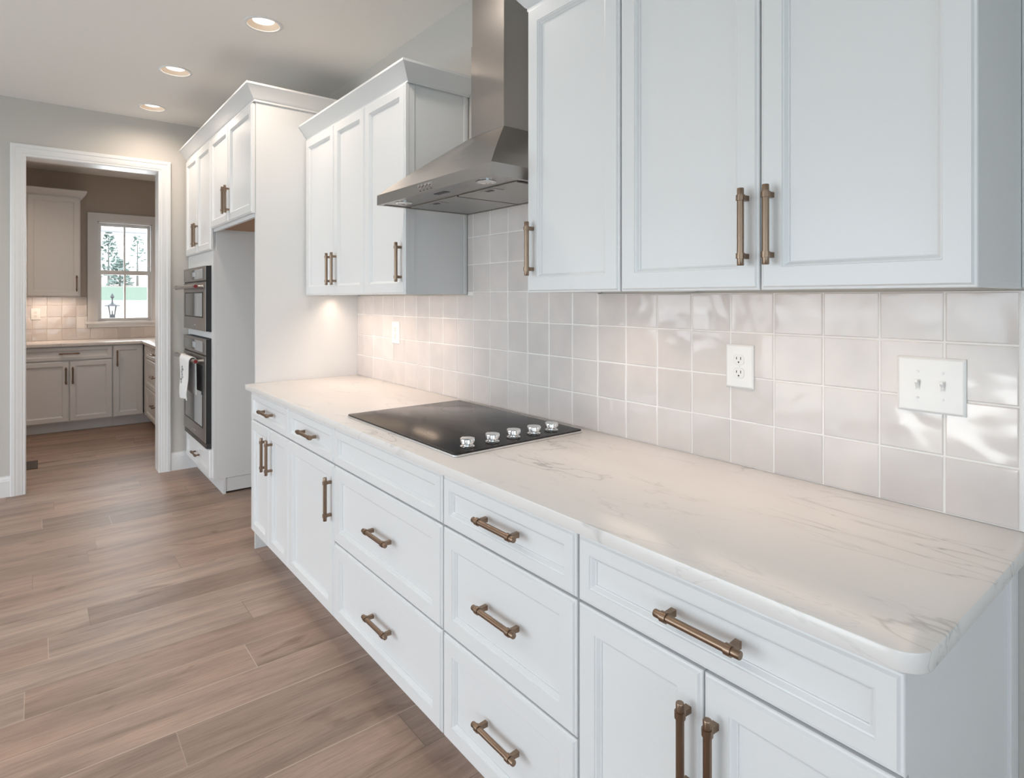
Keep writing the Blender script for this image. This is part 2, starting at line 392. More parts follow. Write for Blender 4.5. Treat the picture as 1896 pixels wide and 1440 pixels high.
def baseboard(name, segs):
    mb = MB()
    for path in segs: sweep(mb, path, [(o, h) for o, h in BASEP], lambda x, y, h: (x, y, h))
    return struct(mb.build(name, M['trim'], smooth=30))
baseboard('baseboard_far', [[(-1.744, 5.51), (-5.0, 5.51)]])
baseboard('baseboard_far_right', [[(-0.50, 5.51), (-0.746, 5.51)]])

# ------------------------------------------------------------------ backsplash tile (main run)
def tile_wall(name, mp, a_edges, rows, T, m, gap=0.0015, seed=1):
    """mp(a, b, d): grid of individually tilted, softly pillowed tiles in one mesh with a tint per tile"""
    rnd = random.Random(seed); bm = bmesh.new(); lay = bm.loops.layers.float_color.new('tint')
    for (a0, a1, b0, b1) in rows:
        if a1-a0 < 0.004 or b1-b0 < 0.004: continue
        t = rnd.random(); tl = [rnd.uniform(-0.0009, 0.0009) for _ in range(4)]
        rings = [(0, 0.0), (0, T-0.0022), (0.0012, T-0.0006), (0.003, T)]
        vl = []
        for i, d in rings:
            i += gap
            vl.append([bm.verts.new(mp(a, b, d+(tl[k] if d > T*0.5 else 0))) for k, (a, b) in enumerate(rect(a0, a1, b0, b1, i))])
        fs = []
        for p, q in zip(vl, vl[1:]):
            for k in range(4): fs.append(bm.faces.new((p[k], p[(k+1) % 4], q[(k+1) % 4], q[k])))
        fs.append(bm.faces.new(vl[-1]))
        for f in fs:
            for lp in f.loops: lp[lay] = (t, t, t, 1)
    s = MB(); s.bm.free(); s.bm = bm
    return s.build(name, M[m])
TW, TH = 0.1325, 0.129
ed = [0.303+TW*k for k in range(26)]; ed = [e for e in ed if e < 3.58]+[3.58]
rows = []
for r in range(8):
    z0 = 0.9145+TH*r; z1 = z0+TH
    for a0, a1 in zip(ed, ed[1:]):
        if r < 3: rows.append((a0, a1, z0, z1)); continue
        if z0 < 1.417: rows.append((a0, a1, z0, min(z1, 1.4165))) if not (1.505 < (a0+a1)/2 < 2.335) else rows.append((a0, a1, z0, z1))
        else:
            b0, b1 = max(a0, 1.505), min(a1, 2.336)
            if b1-b0 > 0.01: rows.append((b0, b1, z0, z1))
sp = thing('tile_backsplash', (0, 1.94, 0.9145), 'blush white glazed square tile backsplash above the long white countertop', 'backsplash')
tg = tile_wall('tiles', face_x(0.0095), None, rows, 0.0095, 'tile', seed=3)
tg.parent = sp; tg.location = -Vector(sp.location)
mb = MB(); mb.box(0.0016, WX-0.0005, 0.302, 3.579, 0.9145, 1.4165); mb.box(0.0016, WX-0.0005, 1.505, 2.336, 1.4166, 1.94)
mb.build('grout', M['grout'], sp)
MB().box(-0.001, WX-0.0005, 0.2945, 0.3018, 0.9145, 1.4165, bev=0.001).build('edge_trim', M['trim'], sp)

# ------------------------------------------------------------------ base cabinets of the main run
XB = -0.646; FX = face_x(XB)
TZ0, TZ1 = 0.735, 0.880    # top drawers
def base_unit(y0, y1, label, end=None):
    t = thing('base_cabinet', (-0.30, (y0+y1)/2, 0), label, 'cabinet', 'base cabinets under the long countertop')
    MB().box(XB+0.001, 0.010, y0+0.001, y1-0.001, 0.114, 0.883).build('carcass', M['cab'], t)
    MB().box(-0.570, -0.552, y0+0.001, y1-0.001, 0.0, 0.113).build('toe_kick', M['cab'], t)
    return t
G = 0.0035
def drawer(t, fr, a0, a1, b0, b1, fw, ha=None, hb=None, handle=True):
    d = panel_front('drawer', fr, a0, a1, b0, b1, fw, t)
    if handle: bar_handle(fr, ha if ha is not None else (a0+a1)/2, hb if hb is not None else (b0+b1)/2, False, d)
    return d
def door(t, fr, a0, a1, b0, b1, hy, hz, fw=0.05):
    d = panel_front('door', fr, a0, a1, b0, b1, fw, t)
    if hy is not None: bar_handle(fr, hy, hz, True, d)
    return d
B = [3.490, 2.867, 2.313, 1.4955, 0.9365, 0.301]
DZ0, DZ1 = 0.114, 0.7285
# 1: drawer over a pair of narrow doors
t = base_unit(B[1], B[0], 'white base cabinet at the far end of the counter, one drawer over two narrow doors')
drawer(t, FX, B[1]+G, B[0]-0.003, TZ0, TZ1, 0.035)
door(t, FX, 3.172+0.002, B[0]-0.003, DZ0, DZ1, 3.203, 0.592); door(t, FX, B[1]+G, 3.172-0.002, DZ0, DZ1, 3.121, 0.592)
MB().box(-0.644, -0.571, 3.492, 3.505, 0, 0.113).build('toe_end_board', M['cab'], t)
MB().box(-0.640, 0.010, 3.491, 3.578, 0.114, 0.883).build('filler', M['cab'], t)
# 2: drawer over a single door
t = base_unit(B[2], B[1], 'white base cabinet with one small drawer over one single wide door')
drawer(t, FX, B[2]+G, B[1]-G, TZ0, TZ1, 0.035, 2.582)
door(t, FX, B[2]+G, B[1]-G, DZ0, DZ1, 2.336, 0.592)
# 3: cooktop base, blank top panel over two deep drawers
t = base_unit(B[3], B[2], 'white cooktop base cabinet, blank panel without a pull over two wide drawers')
panel_front('false_drawer_front', FX, B[3]+G, B[2]-G, TZ0, TZ1, 0.035, t)
drawer(t, FX, B[3]+G, B[2]-G, 0.4235, DZ1, 0.05, 1.893); drawer(t, FX, B[3]+G, B[2]-G, DZ0, 0.4175, 0.05, 1.893, 0.270)
# 4: three drawers
t = base_unit(B[4], B[3], 'white base cabinet of three stacked drawers, each with its own bronze bar pull')
for b0, b1, fw, hb in ((TZ0, TZ1, 0.035, 0.812), (0.4235, DZ1, 0.05, 0.578), (DZ0, 0.4175, 0.05, 0.268)):
    drawer(t, FX, B[4]+G, B[3]-G, b0, b1, fw, 1.212, hb)
# 5: wide drawer over a pair of doors, exposed end
t = base_unit(B[5]+0.006, B[4], 'white base cabinet nearest the camera, long drawer over two doors, end panel exposed')
drawer(t, FX, B[5], B[4]-G, TZ0, TZ1, 0.035, 0.616, 0.810)
door(t, FX, 0.6205, B[4]-G, DZ0, DZ1, 0.647, 0.583); door(t, FX, B[5], 0.6165, DZ0, DZ1, 0.591, 0.583)
MB().box(XB+0.004, -0.106, 0.3025, 0.3065, 0.002, 0.883).build('end_panel', M['cab'], t)
MB().box(-0.106, -0.072, 0.296, 0.3065, 0.002, 0.883, bev=0.003).build('scribe_moulding', M['cab'], t)

# countertop: slab with a rounded free corner and eased edges
def slab(name, pts, z0, z1, m, parent=None, **k):
    mb = MB(); e = 0.003
    def inset(q):
        n = len(pts); out = []
        for i in range(n):
            a, b, c = Vector(pts[i-1]), Vector(pts[i]), Vector(pts[(i+1) % n])
            d0 = (b-a).normalized(); d1 = (c-b).normalized(); n0 = Vector((-d0.y, d0.x)); n1 = Vector((-d1.y, d1.x))
            mm = n0+n1; mm = mm/mm.dot(n0); out.append(b+mm*q)
        return out
    lps = []
    for q, z in ((e, z0), (e*0.3, z0+e*0.3), (0, z0+e), (0, z1-e), (e*0.3, z1-e*0.3), (e, z1)):
        lps.append([(p.x, p.y, z) for p in inset(q)])
    mb.loops(lps)
    return mb.build(name, m, parent, smooth=40, **k)
def arc(cx, cy, r, a0, a1, n=10): return [(cx+r*math.cos(R(a0+(a1-a0)*i/n)), cy+r*math.sin(R(a0+(a1-a0)*i/n))) for i in range(n+1)]
pts = [(WX-0.001, 3.578), (-0.675, 3.578)] + arc(-0.675+0.045, 0.276+0.045, 0.045, 180, 270) + [(WX-0.001, 0.276)]
ct = slab('countertop', pts, 0.8835, 0.914, M['quartz'], None, org=(-0.33, 1.93, 0.8835),
          label='long white quartz countertop with fine grey veins under the backsplash', category='countertop')

# ------------------------------------------------------------------ cooktop
ck = thing('cooktop', (-0.328, 1.922, 0.914), 'black glass electric cooktop with five chrome knobs set in the counter', 'cooktop')
def rr(x0, x1, y0, y1, r, n=6):
    return arc(x1-r, y1-r, r, 0, 90, n)+arc(x0+r, y1-r, r, 90, 180, n)+arc(x0+r, y0+r, r, 180, 270, n)+arc(x1-r, y0+r, r, 270, 360, n)
slab('frame', rr(-0.606, -0.050, 1.520, 2.328, 0.012), 0.914, 0.9215, M['alu'], ck)
slab('glass_surface', rr(-0.604, -0.052, 1.522, 2.326, 0.012), 0.9217, 0.9262, M['glassblk'], ck)
for cx_, cy_, r in ((-0.47, 2.12, 0.10), (-0.18, 2.14, 0.075), (-0.46, 1.79, 0.075), (-0.19, 1.80, 0.11)):
    MB().loops([[(cx_+q*math.cos(2*math.pi*k/48), cy_+q*math.sin(2*math.pi*k/48), z) for k in range(48)] for q, z in ((r, 0.9262), (r, 0.92625), (r+0.001, 0.92625), (r+0.001, 0.9262))], False, False).build('burner_ring', M['dark'], ck)
KN = [(-0.522, 1.575), (-0.420, 1.577), (-0.325, 1.583), (-0.236, 1.580), (-0.150, 1.582)]
k0 = None
for i, (x, y) in enumerate(KN):
    if k0 is None:
        mb = MB(); mb.lathe((x, y, 0.9263), (0, 0, 1), [(0, 0.023), (0.002, 0.0235), (0.003, 0.022), (0.003, 0.0135), (0.010, 0.0135), (0.0105, 0.0215), (0.013, 0.0240), (0.0245, 0.0240), (0.0265, 0.023), (0.0275, 0.020)], 32)
        mb.box(x-0.0065, x+0.0065, y+0.018, y+0.0285, 0.9375, 0.9530, bev=0.003)
        k0 = mb.build('control_knob', M['chrome'], ck, smooth=35)
        base_xy = (x, y)
    else:
        c = k0.copy(); COL.objects.link(c); c.parent = ck; c.location = (x-base_xy[0], y-base_xy[1], 0)

# ------------------------------------------------------------------ upper cabinets
XU = -0.313; FU = face_x(XU)
def wall_unit(y0, y1, z0, z1, label, xb=XU, led=True, grp='white wall cabinets above the counter', name='upper_cabinet'):
    t = thing(name, (-0.15, (y0+y1)/2, z0), label, 'cabinet', grp)
    MB().box(xb+0.001, 0.010, y0+0.0005, y1-0.0005, z0+0.012, z1).build('carcass', M['cab'], t)
    for q in ((y0+0.0005, y0+0.016), (y1-0.016, y1-0.0005)): MB().box(xb+0.001, 0.010, q[0], q[1], z0-0.002, z0+0.0119).build('side_skirt', M['cab'], t)
    return t
UZ0, UZ1 = 1.4225, 2.352
def underlight(t, y0, y1, p, x=-0.175, e=0.06):
    MB().box(x-0.012, x+0.012, y0+0.06, y1-e, UZ0+0.0025, UZ0+0.0115, bev=0.001).build('light_bar', M['led'], t)
    l = bpy.data.lights.new('under_cabinet_light', 'AREA'); l.shape = 'RECTANGLE'; l.size = 0.02; l.size_y = y1-y0-0.08-e
    l.energy = p; l.color = WARM; l.spread = R(125)
    o = bpy.data.objects.new('under_cabinet_light', l); COL.objects.link(o); o.location = (x, (y0+y1+0.06-e)/2, UZ0+0.001)
def wdoor(t, a0, a1, hy): return door(t, FU, a0, a1, UZ0-0.003, UZ1, hy, 1.562)
t = wall_unit(1.103, 1.503, UZ0, 2.42, 'single door white wall cabinet beside the range hood, right of it'); wdoor(t, 1.105, 1.501, 1.472); underlight(t, 1.103, 1.503, 0.34)
t = wall_unit(0.2965, 1.102, UZ0, 2.42, 'two door white wall cabinet nearest the camera above the light switch plate')
wdoor(t, 0.695, 1.099, 0.723); wdoor(t, 0.297, 0.691, 0.664); underlight(t, 0.2965, 1.102, 0.48)
MB().box(-0.022, -0.003, 0.290, 0.2963, UZ0, 2.41, bev=0.001).build('scribe_moulding', M['cab'], t)
t = wall_unit(2.342, 2.748, UZ0, 2.42, 'single door white wall cabinet just left of the range hood'); wdoor(t, 2.336, 2.746, 2.368); underlight(t, 2.342, 2.748, 0.6)
MB().box(XU+0.001, XU+0.030, 2.338, 2.3415, UZ0, 2.352, bev=0.001).build('face_stile', M['cab'], t)
MB().box(-0.020, -0.002, 2.336, 2.3415, UZ0, 2.40, bev=0.001).build('scribe_moulding', M['cab'], t)
t = wall_unit(2.749, 3.572, UZ0, 2.42, 'two door white wall cabinet in the corner against the tall white panel')
wdoor(t, 2.752, 3.134, 3.103); wdoor(t, 3.138, 3.568, 3.174); underlight(t, 2.749, 3.572, 1.75, e=0.024)

CROWN = [(0, 0), (0.006, 0), (0.006, 0.010), (0.012, 0.014), (0.016, 0.020), (0.050, 0.066), (0.056, 0.070), (0.056, 0.080), (0, 0.080)]
def crown(path, z, label, s=1.0, org=None):
    mb = MB(); sweep(mb, path, [(o*s, z+h*s) for o, h in CROWN], lambda x, y, h: (x, y, h))
    return mb.build('crown_moulding', M['cab'], None, org=org, smooth=25, label=label, category='crown moulding', group='white crown mouldings')
xf = XU-0.004
crown([(WX-0.001, 2.336), (xf, 2.336), (xf, 3.578)], 2.356, 'white crown moulding on the wall cabinets left of the range hood', 1.0, (xf, 2.95, 2.356))
crown([(WX-0.001, 0.292), (xf, 0.292), (xf, 1.508), (WX-0.001, 1.508)], 2.356, 'white crown moulding on the wall cabinets right of the range hood', 1.0, (xf, 0.9, 2.356))

# ------------------------------------------------------------------ tall run: end panel, cabinet over the refrigerator space, oven tower
MB().box(-0.6165, 0.010, 3.580, 3.600, 0.0, 2.535).build('refrigerator_end_panel', M['cab'], None, org=(-0.3, 3.59, 0),
    label='tall plain white end panel standing at the far end of the counter', category='panel')
XT = -0.618; FT = face_x(XT)
t = thing('refrigerator_cabinet', (-0.3, 4.10, 1.885), 'white two door cabinet bridging the empty refrigerator space', 'cabinet')
MB().box(XT+0.001, 0.010, 3.602, 4.611, 1.900, 2.54).build('carcass', M['cab'], t)
mb = MB(); mb.box(XT+0.022, 0.010, 3.602, 4.611, 1.893, 1.8995); mb.box(XT+0.3, XT+0.36, 3.602, 4.611, 1.884, 1.8929); mb.build('bottom_panel', M['wood'], t, label='unfinished brown wood underside')
MB().box(XT+0.001, XT+0.0215, 3.602, 4.611, 1.872, 1.8995, bev=0.001).build('light_rail', M['cab'], t)
for a0, a1, hy in ((3.585, 4.113, 4.085), (4.117, 4.606, 4.155)): door(t, FT, a0, a1, 1.893, 2.522, hy, 2.034)
TY0, TY1 = 4.612, 5.492
t = thing('oven_cabinet', (-0.3, 5.05, 0), 'tall white oven tower cabinet holding two stacked wall ovens', 'cabinet')
mb = MB()
mb.box(XT+0.0185, 0.010, TY0, TY0+0.018, 0.112, 2.54); mb.box(XT+0.0185, 0.010, TY1-0.018, TY1, 0.112, 2.54)
mb.box(-0.03, 0.010, TY0+0.018, TY1-0.018, 0.112, 2.54); mb.box(XT+0.001, -0.03, TY0+0.018, TY1-0.018, 1.655, 2.54)
mb.box(XT+0.0185, -0.03, TY0+0.018, TY1-0.018, 0.112, 0.345); mb.box(XT+0.0185, -0.03, TY0+0.018, TY1-0.018, 1.115, 1.156)
mb.box(-0.536, 0.010, TY0+0.004, TY0+0.018, 0.014, 0.1095)
mb.build('carcass', M['cab'], t)
mb = MB()
mb.box(XT-0.001, XT+0.018, TY0, 4.672, 0.112, 1.74); mb.box(XT-0.001, XT+0.018, 5.448, TY1, 0.112, 1.74)
mb.box(XT-0.001, XT+0.018, 4.672, 5.448, 1.640, 1.74); mb.box(XT-0.001, XT+0.018, 4.672, 5.448, 1.113, 1.158)
mb.build('face_frame', M['cab'], t)
MB().box(-0.555, -0.537, TY0-0.001, TY1, 0.0, 0.112).build('toe_kick', M['cab'], t)
for a0, a1, hy in ((4.616, 5.056, 5.028), (5.060, 5.488, 5.096)): door(t, FT, a0, a1, 1.745, 2.522, hy, 1.885)
drawer(t, FT, 4.640, 5.470, 0.122, 0.322, 0.05, 5.055, 0.218)
crown([(WX-0.001, 3.576), (XT-0.004, 3.576), (XT-0.004, 5.507)], 2.530, 'white crown moulding on the tall cabinets with the ovens', 1.12, (XT, 4.5, 2.53))

# wall ovens
def oven(z0, z1, zs, label, vent):
    """control panel above the slit zs, door with window below, bar handle, medallion"""
    y0, y1, xf_ = 4.668, 5.452, -0.660
    t = thing('wall_oven', (-0.35, 5.06, z0), label, 'oven', 'built-in wall ovens')
    MB().box(-0.618+0.0195, -0.06, 4.676, 5.444, z0+0.006, z1-0.006).build('housing', M['black'], t)
    MB().box(-0.654, -0.6195, y0+0.001, y1-0.001, z0+(0.035 if vent else 0.001), z1-0.001).build('side_trim', M['black'], t)
    fr = face_x(-0.654)
    # control panel
    p = MB().box(xf_, -0.6545, y0, y1, zs+0.006, z1, bev=0.002).build('control_panel', M['steel'], t)
    MB().box(xf_-0.002, xf_-0.0002, y0+0.075, y1-0.045, zs+0.022, z1-0.018, bev=0.0005).build('display_glass', M['ovenglass'], p)
    MB().box(xf_-0.0026, xf_-0.0021, 4.98, 5.10, zs+0.040, z1-0.036).build('screen', M['screen'], p)
    # door
    zb = z0+(0.04 if vent else 0.0)
    d = MB().box(xf_, -0.6545, y0, y1, zb, zs-0.005, bev=0.002).build('door', M['steel'], t)
    MB().box(xf_-0.002, xf_-0.0002, y0+0.09, y1-0.07, zb+0.105, zs-0.085, bev=0.0005).build('window', M['ovenglass'], d)
    mb = MB(); e = 0.010
    for q in (((y0+0.09-e, y0+0.09), (zb+0.105-e, zs-0.085+e)), ((y1-0.07, y1-0.07+e), (zb+0.105-e, zs-0.085+e)), ((y0+0.09, y1-0.07), (zb+0.105-e, zb+0.105)), ((y0+0.09, y1-0.07), (zs-0.085, zs-0.085+e))):
        mb.box(xf_-0.003, xf_-0.0002, q[0][0]+0.0002, q[0][1]-0.0002, q[1][0], q[1][1])
    mb.build('window_frame', M['dark'], d)
    mb = MB()
    mb.box(xf_-0.0012, xf_-0.0002, 5.00, 5.03, zb+0.035, zb+0.042); mb.box(xf_-0.0012, xf_-0.0002, 5.036, 5.06, zb+0.035, zb+0.042); mb.box(xf_-0.0012, xf_-0.0002, 5.066, 5.11, zb+0.035, zb+0.042)
    mb.build('badge', M['chrome'], d)
    zh = zs-0.038; xh = -0.716
    mb = MB(); mb.lathe((xh, 4.700, zh), (0, 1, 0), [(0, 0.0150), (0.004, 0.0170), (0.03, 0.0170), (0.07, 0.0140), (0.65, 0.0140), (0.70, 0.0175), (0.728, 0.0185), (0.732, 0.0165)], 20)
    for yy in (4.735, 5.385): mb.lathe((xf_-0.0002, yy, zh), (-1, 0, 0), [(0, 0.015), (0.008, 0.010), (-(xh-xf_), 0.010)], 14)
    h = mb.build('handle', M['steel'], d, smooth=40)
    MB().lathe((xh, 4.6999, zh), (0, -1, 0), [(0, 0.0128), (0.0015, 0.0128), (0.0022, 0.011)], 20).build('medallion', M['red'], h, label='red round medallion on the handle end')
    if vent:
        mb = MB()
        mb.box(-0.650, -0.6195, y0, y1, z0, z0+0.034)
        v = mb.build('vent_grille', M['dark'], t)
        mb = MB()
        for k in range(3): mb.box(-0.656, -0.6503, y0+0.004, y1-0.004, z0+0.003+k*0.011, z0+0.008+k*0.011)
        mb.build('louvres', M['steel'], v)
    return t
oven(1.164, 1.636, 1.525, 'upper stainless wall oven, the shorter one with a bare handle', False)
oven(0.326, 1.109, 0.990, 'lower stainless wall oven, the taller one with a towel on its handle', True)

# towel over the lower handle
def towel():
    zh, xh = 0.990-0.038, -0.716; mb = MB(); rows_ = []
    prof = []
    for k in range(15): prof.append((0.0235+0.006*math.sin(k*0.5)*(1-k/14), 0.665+(zh-0.665)*k/14))
    for k in range(1, 8): a = math.pi*k/8; prof.append((0.0210*math.cos(a), zh+0.0210*math.sin(a)))
    for k in range(13): prof.append((-0.0205, zh-(zh-0.700)*k/12))
    ny = 26; rnd = random.Random(5)
    def pt(i, j, off):
        s, z = prof[i]; v = j/ny; y = 4.800+0.350*v
        amp = 0.012*min(1, max(0, (zh-z)/0.25)) if s > 0 else 0.003*min(1, max(0, (zh-z)/0.25))
        wv = amp*math.sin(v*2*math.pi*1.6+0.6)+amp*0.4*math.sin(v*13+2)
        x = xh-(s+wv*(1 if s > 0 else -1)+(off if s > 0 else -off)) if s != 0 else xh-s
        zz = z-0.018*v*(1 if i < 3 else 0)+ (off if abs(s) < 0.0195 else 0)
        return (x, y+0.004*math.sin(z*30), zz)
    L_ = [[pt(i, j, 0) for i in range(len(prof))]+[pt(i, j, 0.003) for i in range(len(prof)-1, -1, -1)] for j in range(ny+1)]
    mb.loops(L_)
    t = mb.build('dish_towel', M['towel'], None, org=(xh, 5.01, 0.66), smooth=60, label='white printed dish towel hanging over the lower oven handle', category='towel')
    mb = MB()
    for k in range(7):
        z = 0.775+0.019*k; yc = 5.030+0.012*math.sin(k*2.1)
        i = min(range(15), key=lambda q: abs(prof[q][1]-z)); 
        pts_ = []
        for q in range(13):
            a = q/12*2*math.pi; y = yc+(0.008+0.012*((k*7) % 3)/2)*math.cos(a); zz = z+0.008*math.sin(a*(1+k % 2))
            v = (y-4.800)/0.350; amp = 0.012*min(1, max(0, (zh-zz)/0.25))
            wv = amp*math.sin(v*2*math.pi*1.6+0.6)+amp*0.4*math.sin(v*13+2)
            pts_.append((xh-(0.0245+0.006*math.sin(i*0.5)*(1-i/14)+wv+0.0045), y, zz))
        for p, q in zip(pts_, pts_[1:]):
            if (Vector(p)-Vector(q)).length > 1e-4: mb.tube(p, q, 0.0016, 5)
    mb.build('printed_motif', M['print'], t)
towel()

# ------------------------------------------------------------------ range hood
t = thing('range_hood', (-0.235, 1.923, 1.796), 'stainless steel pyramid range hood with a square chimney on the tiled wall', 'hood')
hy0, hy1, hx0, hx1 = 1.517, 2.329, -0.470, -0.001
zb, zr, zt = 1.796, 1.838, 2.068
cy0, cy1, cx0 = 1.811, 2.032, -0.190
def q4(x0, x1, y0, y1, z): return [(x0, y0, z), (x1, y0, z), (x1, y1, z), (x0, y1, z)]
mb = MB()
lp = [q4(hx0, hx1, hy0, hy1, zb), q4(hx0, hx1, hy0, hy1, zr)]
for k in range(1, 5):
    u = k/4; s = u**0.94
    lp.append(q4(hx0+(cx0-hx0)*u, hx1, hy0+(cy0-hy0)*u, hy1+(cy1-hy1)*u, zr+(zt-zr)*s))
inner = q4(hx0+0.018, hx1-0.012, hy0+0.018, hy1-0.018, zb)
mb.loops([q4(hx0+0.018, hx1-0.012, hy0+0.018, hy1-0.018, zb+0.012), inner]+lp, True, True)
mb.build('canopy', M['steel'], t)
ch = MB().box(cx0, hx1, cy0, cy1, zt+0.0002, 2.445, bev=0.0015).build('chimney', M['steel'], t)
MB().box(cx0+0.003, hx1, cy0+0.003, cy1-0.003, 2.4452, CEIL-0.001, bev=0.0015).build('chimney_sleeve', M['steel'], t)
MB().box(hx0+0.020, hx1-0.014, hy0+0.020, hy1-0.020, zb+0.004, zb+0.010).build('underside_panel', M['steel'], t)
for y0, y1 in ((1.560, 1.915), (1.930, 2.285)):
    f = MB().box(-0.330, -0.030, y0, y1, zb-0.002, zb+0.0035, bev=0.001).build('grease_filter', M['mesh'], t)
    mb = MB(); yc = (y0+y1)/2
    mb.box(-0.322, -0.282, yc-0.045, yc+0.045, zb-0.0032, zb-0.0022); mb.build('latch', M['steel'], f)
    mb = MB(); mb.box(-0.316, -0.300, yc-0.012, yc+0.022, zb-0.0045, zb-0.0034); mb.build('latch_grip', M['dark'], f)
for y in (1.635, 2.210):
    lt = MB().lathe((-0.405, y, zb+0.0038), (0, 0, -1), [(0, 0.036), (0.003, 0.036), (0.004, 0.028), (0.002, 0.026)], 28).build('hood_light', M['chrome'], t, smooth=30)
    MB().lathe((-0.405, y, zb+0.002), (0, 0, -1), [(0, 0.025), (0.001, 0.024)], 28).build('lens', M['plastic'], lt)
MB().box(-0.415, -0.392, 1.88, 1.96, zb+0.0025, zb+0.0038).build('rating_plate', M['dark'], t)
bt = None
for k in range(4):
    y = 1.886+0.026*k
    mb = MB(); mb.lathe((hx0+0.0005, y, 1.822), (-1, 0, 0), [(0, 0.0075), (0.002, 0.0075), (0.0025, 0.006), (0.010, 0.006), (0.011, 0.005)], 16)
    mb.build('control_button', M['chrome'], t, smooth=35)
mb = MB()
for k in range(4): mb.box(hx0-0.0006, hx0+0.0004, 1.881+0.026*k, 1.891+0.026*k, 1.8045, 1.8070)
mb.build('button_symbols', M['black'], t)

# ------------------------------------------------------------------ outlets and switches
def outlet(fr, a, b, label):
    t = thing('wall_outlet', fr(a, b, 0), label, 'outlet', 'duplex wall outlets')
    fr0 = fr
    mb = MB(); A, H = 0.0435, 0.063
    mb.loops([[fr0(x, z, d) for x, z in rect(a-A, a+A, b-H, b+H, i)] for i, d in ((0, 0.0), (0, 0.002), (0.004, 0.0055), (0.006, 0.006))])
    mb.build('cover_plate', M['plastic'], t)
    for s in (-1, 1):
        zc = b+s*0.0195
        mb = MB(); pts_ = []
        for k in range(24):
            an = 2*math.pi*k/24; pts_.append((max(-0.0165, min(0.0165, 0.0185*math.cos(an))), max(-0.0145, min(0.0145, 0.0175*math.sin(an)))))
        mb.loops([[fr0(a+x*q, zc+z*q, d) for x, z in pts_] for q, d in ((1, 0.0061), (1, 0.0074), (0.94, 0.0080))])
        rc = mb.build('receptacle', M['ivory'], t)
        mb = MB()
        for dx, w_, h_ in ((-0.0064, 0.0011, 0.0042), (0.0064, 0.0011, 0.0034)):
            mb.loops([[fr0(a+x, z, d) for x, z in rect(dx-w_, dx+w_, zc+0.004-h_, zc+0.004+h_, 0)] for d in (0.00805, 0.0083)])
        mb.loops([[fr0(a+0.0024*math.cos(k*math.pi/6), zc-0.0072+0.0026*math.sin(k*math.pi/6), d) for k in range(12)] for d in (0.00805, 0.0083)])
        mb.build('slots', M['black'], rc)
    mb = MB(); mb.loops([[fr0(a+0.0028*math.cos(k*math.pi/6), b+0.0028*math.sin(k*math.pi/6), d) for k in range(12)] for d in (0.0061, 0.0072)])
    mb.build('screw', M['plastic'], t)
    return t
FW = face_x(-0.0008)
outlet(FW, 0.934, 1.203, 'white outlet plate on the backsplash left of the switch plate')
outlet(FW, 3.052, 1.207, 'white outlet plate on the backsplash near the tall end panel')
t = thing('light_switch', FW(0.461, 1.2015, 0), 'white double toggle light switch plate on the backsplash at the right', 'light switch')
a, b, A, H = 0.461, 1.2015, 0.067, 0.0635
mb = MB(); mb.loops([[FW(x, z, d) for x, z in rect(a-A, a+A, b-H, b+H, i)] for i, d in ((0, 0.0), (0, 0.002), (0.004, 0.0055), (0.006, 0.006))])
mb.build('cover_plate', M['plastic'], t)
for s in (-1, 1):
    ac = a+s*0.0245
    mb = MB(); mb.loops([[FW(x, z, d) for x, z in rect(ac-0.0052, ac+0.0052, b-0.0125, b+0.0125, i)] for i, d in ((0, 0.0061), (0, 0.0066), (0.0012, 0.0066), (0.0013, 0.0062))]); sf = mb.build('switch_slot', M['ivory'], t)
    mb = MB(); mb.loops([[FW(ac+x, b+z+sh_, d) for x, z in rect(-w_, w_, -h_, h_, 0)] for w_, h_, sh_, d in ((0.0036, 0.0095, 0.0, 0.0063), (0.0036, 0.0050, 0.004, 0.010), (0.0032, 0.0036, 0.0085, 0.0175), (0.0026, 0.0026, 0.0088, 0.0185))])
    mb.build('toggle', M['plastic'], t)
    for z in (0.030, -0.030): MB().loops([[FW(ac+r_*math.cos(k*math.pi/6), b+z+r_*math.sin(k*math.pi/6), d) for k in range(12)] for r_, d in ((0.0030, 0.0061), (0.0028, 0.0074), (0.0015, 0.0078))]).build('screw', M['plastic'], t)

# ------------------------------------------------------------------ recessed ceiling lights
proto = None
for (x, y), lab in zip(CANS, ('recessed ceiling light nearest the camera, the largest of the three', 'recessed ceiling light in the middle of the row of three', 'recessed ceiling light nearest the far doorway wall')):
    if proto is None:
        t = thing('recessed_light', (x, y, CEIL), lab, 'ceiling light', 'recessed ceiling lights in a row')
        mb = MB(); mb.lathe((x, y, CEIL), (0, 0, -1), [(-0.0005, 0.094), (0.003, 0.094), (0.005, 0.090), (0.005, 0.080), (0.0, 0.078)], 40, False, False)
        mb.build('trim_ring', M['trim'], t, smooth=40)
        MB().lathe((x, y, CEIL), (0, 0, 1), [(-0.001, 0.0785), (0.014, 0.060), (0.0185, 0.053)], 40, False, False).build('baffle', M['baffle'], t, smooth=40)
        MB().lathe((x, y, CEIL+0.024), (0, 0, -1), [(0, 0.0525), (0.004, 0.0525), (0.005, 0.050), (0.007, 0.030)], 32).build('lens', M['bulb'], t, smooth=60)
        proto = t
    else:
        c = copy_tree(proto, label=lab); c.location = (x, y, CEIL)

